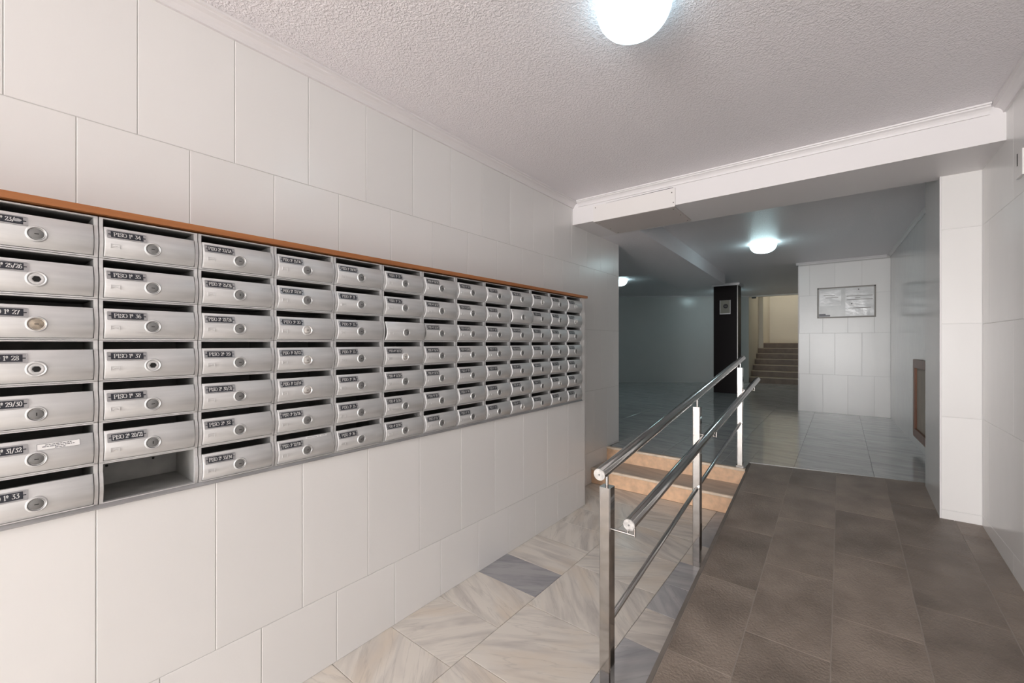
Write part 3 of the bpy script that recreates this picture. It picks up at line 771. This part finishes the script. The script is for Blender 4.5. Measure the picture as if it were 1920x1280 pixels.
for ci in range(13):
    for ri in range(7):
        txt = TEXTS[ci][ri]
        loc = (XP, MB_Y0 + ci * MB_P + .0007, MB_Z0 + (6 - ri) * MB_PH)
        where = f'{ORD[ri]} row from top, {ORD[ci]} column from left'
        if txt is None: lab = 'empty silver mailbox without its door, at the bottom of the second column'
        elif (ci, ri) == (0, 0): lab = 'large silver mailbox with a scratched plate ending 23/, top of leftmost column'
        elif (ci, ri) == (0, 5): lab = 'silver mailbox marked 31/32 with a white printed sticker, leftmost column'
        elif (ci, ri) in HOLES: lab = f'silver mailbox marked {txt} and a black lock hole, {ORD[ri]} row, {ORD[ci]} column'
        elif ci < 7: lab = f'silver mailbox marked PISO {txt}, {where}'
        else: lab = f'small silver mailbox in the {where}'
        e = empty('mailbox', loc, lab, 'mailbox', 'silver mailboxes on the left wall')
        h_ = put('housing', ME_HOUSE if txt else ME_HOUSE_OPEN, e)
        if txt is None:
            for yy, zz in ((.045, .066), (.165, .066)):
                MB().tube((-.2035, yy, zz), (-.2015, yy, zz), .004, 10).build('screw_hole', M_BLACK, h_)
            continue
        d = put('door', ME_DOOR, e)
        if (ci, ri) == (5, 2): d.rotation_euler = (0, 0, -.030); d.location = (.003, .0035, 0)
        if (ci, ri) == (9, 1): d.rotation_euler = (0, 0, -.022); d.location = (.002, .003, 0)
        put('lock_rim', ME_RING, d, (LX, LY, LZ))
        if (ci, ri) in HOLES:
            put('lock_collar', ME_HOLERING, d, (LX, LY, LZ)); put('lock_hole', ME_HOLE, d, (LX, LY, LZ))
        else:
            lk = ME_LOCKR if (ci, ri) == (0, 2) else ME_LOCKW if (ci, ri) in BRIGHT else ME_LOCK
            put('lock', lk, d, (LX, LY, LZ))
            if ci < 9: put('keyhole', ME_KEYV if (ci, ri) in VERT else ME_KEYH, d, (LX, LY, LZ))
        if ci > 0 and ci < 9: put('emblem', ME_EMB, d, (xdoor(EZ) - .0004, EY, EZ))
        dy = random.uniform(-.0015, .0015)
        p = put('nameplate', ME_PLATE, e, (xdoor(PZC) + .0004, PYC + dy, PZC), (random.uniform(-.012, .012), slope, 0))
        put('insert', ME_INS, p)
        put('lettering', text_mesh('PISO ' + txt), p, (.00195, 0, 0))
        if (ci, ri) == (0, 0):
            pts = [(.0265 + .0085 * math.cos(a) * random.uniform(.75, 1.1), .0052 * math.sin(a) * random.uniform(.8, 1.15)) for a in [2*PI*i/14 for i in range(14)]]
            mk('worn_patch', [(.0021, y, z) for y, z in pts], [list(range(14))], M_WORN, p)
        if (ci, ri) == (0, 5):
            s_ = mk('sticker', [], [], None) if False else MB().box(0, .0004, -.041, .041, -.0085, .0085).build('sticker', M_PAPER, e, (xdoor(.0715) + .0009, .665 * MB_P, .0715))
            s_.rotation_euler = (.02, slope * .8, 0)
            lines = MB()
            for z, a, b in ((.0045, -.026, .024), (0, -.031, .030), (-.0048, -.008, .012)):
                y = a
                while y < b - .002:
                    w = random.uniform(.003, .008); lines.box(.0004, .0006, y, min(y + w, b), z - .0010, z + .0010); y += w + .0012
            lines.build('print', M_INK, s_)
            MB().box(.0004, .0006, -.041, .041, -.0085, -.0079).box(.0004, .0006, -.041, .041, .0079, .0085).box(.0004, .0006, -.041, -.0404, -.0079, .0079).box(.0004, .0006, .0404, .041, -.0079, .0079).build('border', M_INK, s_)
        if (ci, ri) == (3, 6):
            for y0, w in ((.118, .052), (.176, .030)):
                s_ = MB().box(0, .0004, 0, w, -.0035, .0035).build('sticker', M_PAPER, e, (xdoor(.0875) + .0003, y0, .0872))
                s_.rotation_euler = (0, slope * 1.4, 0)
                MB().box(.0004, .0006, .006, w - .006, -.0007, .0007).build('print', M_INK, s_)

# ------------------------------------------------------------------ railing
rl = empty('handrail', (1.235, 1.5, 0), 'polished steel double handrail on three square posts beside the ramp', 'handrail')
def wbuild(mb, name, mat, parent, smooth=False):
    # meshes given in world coordinates under an Empty
    o = parent; base = Vector((0, 0, 0))
    while o: base += o.location; o = o.parent
    mb.v = [tuple(Vector(v) - base) for v in mb.v]
    return mb.build(name, mat, parent, smooth=smooth)
posts = [(1.487, 0.0, 0.832), (2.762, 0.0, 0.982), (4.168, ZU, 1.157)]
PX = 1.235; PS = 0.0225
RAIL_A = Vector((PX, 1.425, 0.892)); RAIL_B = Vector((PX, 4.29, 1.240))
LOW_A = Vector((1.318, 1.500, 0.702)); LOW_B = Vector((1.318, 4.535, 1.033))
BAR_A = Vector((PX + .003, 1.49, 0.312)); BAR_B = Vector((PX + .003, 4.16, 0.672))
def on(a, b, y): return a + (b - a) * ((y - a.y) / (b.y - a.y))
for y, z0, z1 in posts:
    mb = MB()
    b = .004
    prof = [(-PS + b, -PS), (PS - b, -PS), (PS, -PS + b), (PS, PS - b), (PS - b, PS), (-PS + b, PS), (-PS, PS - b), (-PS, -PS + b)]
    mb.prism([(PX + a, y + c) for a, c in prof], z0, z1)
    p = wbuild(mb, 'post', M_STEEL, rl)
    wbuild(MB().tube((PX, y, z1), (PX, y, on(RAIL_A, RAIL_B, y).z - .015), .006, 12), 'pin', M_STEEL, p, True)
    lz = on(LOW_A, LOW_B, y + .03)
    br = MB().tube((PX + PS, y, lz.z - .030), (lz.x + .026, y, lz.z - .030), .0050, 10)
    br.tube((lz.x + .026, y, lz.z - .035), (lz.x + .026, y, lz.z - .004), .0045, 10)
    br.tube((lz.x, y, lz.z - .032), (lz.x, y, lz.z - .018), .0040, 10)
    wbuild(br, 'bracket', M_STEEL, p, True)
    if z0 > 0: wbuild(MB().box(PX - .030, PX + .030, y - .030, y + .030, z0, z0 + .012), 'foot_plate', M_STEEL, p)
R1 = 0.0225
for nm, a, b, r in (('top_rail', RAIL_A, RAIL_B, R1), ('lower_rail', LOW_A, LOW_B, R1), ('bar', BAR_A, BAR_B, .0115)):
    o = wbuild(MB().tube(a, b, r, 28), nm, M_CHROME, rl, True)
    if r > .02:
        d = (b - a).normalized()
        wbuild(MB().tube(a - d * .004, a + d * .0005, r * .98, 28), 'end_cap', M_CAP, o, True)
        wbuild(MB().tube(a - d * .0055, a - d * .0035, r * .16, 14), 'cap_screw', M_LOCK, o, True)
        wbuild(MB().tube(b, b + d * .004, r * .98, 28), 'end_cap', M_CAP, o, True)

# ------------------------------------------------------------------ access cover on the beam
ac = empty('access_cover', (0.22, YB1, ZB), 'white screwed cover board wrapped around the left of the beam', 'cover')
tilt = MB().add([(0.215, YB1 - .012, 2.443), (0.917, YB1 - .012, 2.444), (0.917, YB1 - .012, 2.590), (0.215, YB1 - .012, 2.585),
                 (0.215, YB1 - .001, 2.443), (0.917, YB1 - .001, 2.444), (0.917, YB1 - .001, 2.590), (0.215, YB1 - .001, 2.585)],
                [(0,1,2,3),(4,7,6,5),(0,4,5,1),(1,5,6,2),(2,6,7,3),(3,7,4,0)])
fb = wbuild(tilt, 'front_board', M_BOARD, ac)
ub = wbuild(MB().box(0.215, 0.905, YB1 - .001, 3.86, 2.443, 2.4555), 'bottom_board', simple('unpainted_board', (0.60, 0.555, 0.535), 0.6), ac)
wbuild(MB().add([(0.33, YB1 - .006, 2.5865), (0.90, YB1 - .006, 2.590), (0.90, YB1 - .006, 2.596), (0.33, YB1 - .006, 2.589), (0.33, YB1 - .0005, 2.5865), (0.90, YB1 - .0005, 2.590), (0.90, YB1 - .0005, 2.596), (0.33, YB1 - .0005, 2.589)], [(0,1,2,3),(4,7,6,5),(0,4,5,1),(1,5,6,2),(2,6,7,3),(3,7,4,0)]), 'gap', M_BLACK, ac)  # solid black strip painting the dark shade between board top and cornice
for x, z in ((0.235, 2.565), (0.893, 2.555), (0.905, 2.475)):
    wbuild(MB().tube((x, YB1 - .0125, z), (x, YB1 - .0145, z), .0042, 10), 'screw', M_SCREW, fb)
for x, y in ((0.24, 3.44), (0.24, 3.66), (0.24, 3.83), (0.885, 3.43), (0.885, 3.62), (0.885, 3.82)):
    wbuild(MB().tube((x, y, 2.4428), (x, y, 2.4412), .0048, 10), 'screw', M_SCREW, ub)

# ------------------------------------------------------------------ notice board
nb = empty('notice_board', (1.985, YBX, 1.995), 'metal framed notice board with papers under shiny plastic', 'notice board')
NX0, NX1, NZ0, NZ1 = 1.640, 2.336, 1.758, 2.228
fr = MB(); fw = .018
for a in ((NX0, NX1, NZ0, NZ0 + fw), (NX0, NX1, NZ1 - fw, NZ1), (NX0, NX0 + fw, NZ0 + fw, NZ1 - fw), (NX1 - fw, NX1, NZ0 + fw, NZ1 - fw)):
    fr.box(a[0], a[1], YBX - .025, YBX - .0005, a[2], a[3])
wbuild(fr, 'frame', M_FRAMEW, nb)
wbuild(MB().box(NX0 + fw, NX1 - fw, YBX - .012, YBX - .0005, NZ0 + fw, NZ1 - fw), 'backing', M_SHEET, nb)
wbuild(MB().box(1.668, 1.935, YBX - .0155, YBX - .0125, 1.945, 2.185), 'paper', M_SLEEVE, nb)
p2 = wbuild(MB().box(1.985, 2.310, YBX - .0155, YBX - .0125, 1.785, 2.200), 'paper', M_SLEEVE, nb)
pr = MB()
for i, (x0, x1, z) in enumerate(((2.0, 2.3, 2.08), (2.0, 2.3, 2.025), (2.1, 2.16, 2.05), (2.02, 2.28, 1.90), (1.72, 1.86, 2.105), (1.74, 1.9, 2.07))):
    pr.box(x0, x1, YBX - .0165, YBX - .0157, z - .004, z + .004)
wbuild(pr, 'print', M_FRAMEW, p2)
wbuild(MB().box(1.662, 1.745, YBX - .0150, YBX - .0125, 1.782, 1.825).box(1.745, 1.80, YBX - .0150, YBX - .0125, 1.782, 1.806), 'badge', simple('badge_grey', (0.13, 0.13, 0.15), 0.4), nb)
for x, z in ((NX0 + .012, NZ1 - .012), (NX1 - .012, NZ1 - .012), (2.14, 2.175), (2.06, 1.965)):
    wbuild(MB().tube((x, YBX - .0255, z), (x, YBX - .031, z), .011 if z > 2.2 else .008, 12), 'pin', M_DARK, nb)

# ------------------------------------------------------------------ framed hatch on the far right wall
hy0, hy1, hz0, hz1 = 5.12, 6.10, 0.405, 1.205
hx = xfar(5.6); ang = math.atan2(0.0312, 1.0)
hx0 = xfar(hy1)
hb = empty('wall_hatch', (xfar(hy0), hy0, hz0), 'brown wooden framed hatch low on the far right wall', 'hatch', rz=ang)
hl = hy1 - hy0; hh = hz1 - hz0; w = .085
f_ = MB()
for a in ((0, hl, 0, w), (0, hl, hh - w, hh), (0, w, w, hh - w), (hl - w, hl, w, hh - w)):
    f_.box(-.028, -.0008, a[0], a[1], a[2], a[3])
f_.build('frame', M_WOODV, hb)
MB().box(-.008, -.0008, w, hl - w, w, hh - w).build('panel', M_BEIGE, hb)

# ------------------------------------------------------------------ call plate on the pillar
cp = empty('call_plate', (-0.04, 10.0, 2.14), 'small cream plate with a dark round button on the pillar', 'plate')
pb = wbuild(MB().box(-0.145, 0.065, 9.984, 9.9995, 1.992, 2.294), 'plate', M_CREAM, cp)
wbuild(MB().box(-0.145, 0.065, 9.980, 9.9838, 1.992, 2.012).box(-0.145, -0.135, 9.980, 9.9838, 2.012, 2.294).box(0.055, 0.065, 9.980, 9.9838, 2.012, 2.294), 'border', M_RAILALU, cp)
bt = wbuild(MB().lathe([(.048, 0), (.048, -.006), (.038, -.009), (.004, -.009)], 24), 'button', M_DARK, cp)
bt.rotation_euler = (-PI / 2, 0, 0); bt.location = (0, 0, 0)
bt.data.transform(Matrix.Translation((0.04, -10.0 + 10.0, 0)) @ Matrix.Identity(4)) if False else None
for v in bt.data.vertices: v.co = v.co + Vector((-0.04, 10.0, 2.14))
bt.location = (0.012, -.0165, 0.025)
wbuild(MB().box(-.05, -.006, 9.9735, 9.9745, 2.160, 2.168), 'mark', M_CREAM, cp)

# ------------------------------------------------------------------ small things
so = empty('socket_plate', (XR, 3.15, 2.24), 'small broken white plate with dark slot on right wall', 'plate')
wbuild(MB().box(XR - .010, XR - .0005, 3.085, 3.175, 2.185, 2.31), 'plate', M_TILE, so)
wbuild(MB().box(XR - .0112, XR - .0095, 3.150, 3.158, 2.245, 2.305), 'slot', M_BLACK, so)
dc = empty('door_sensor', (0.05, 13.04, 2.61), 'tiny dark sensor under the ceiling at the stair opening', 'sensor')
wbuild(MB().box(0.02, 0.12, 13.00, 13.05, 2.575, 2.619), 'body', M_DARK, dc)
wbuild(MB().tube((0.07, 13.0, 2.595), (0.07, 12.98, 2.590), .018, 12), 'lens', M_DARK, dc)
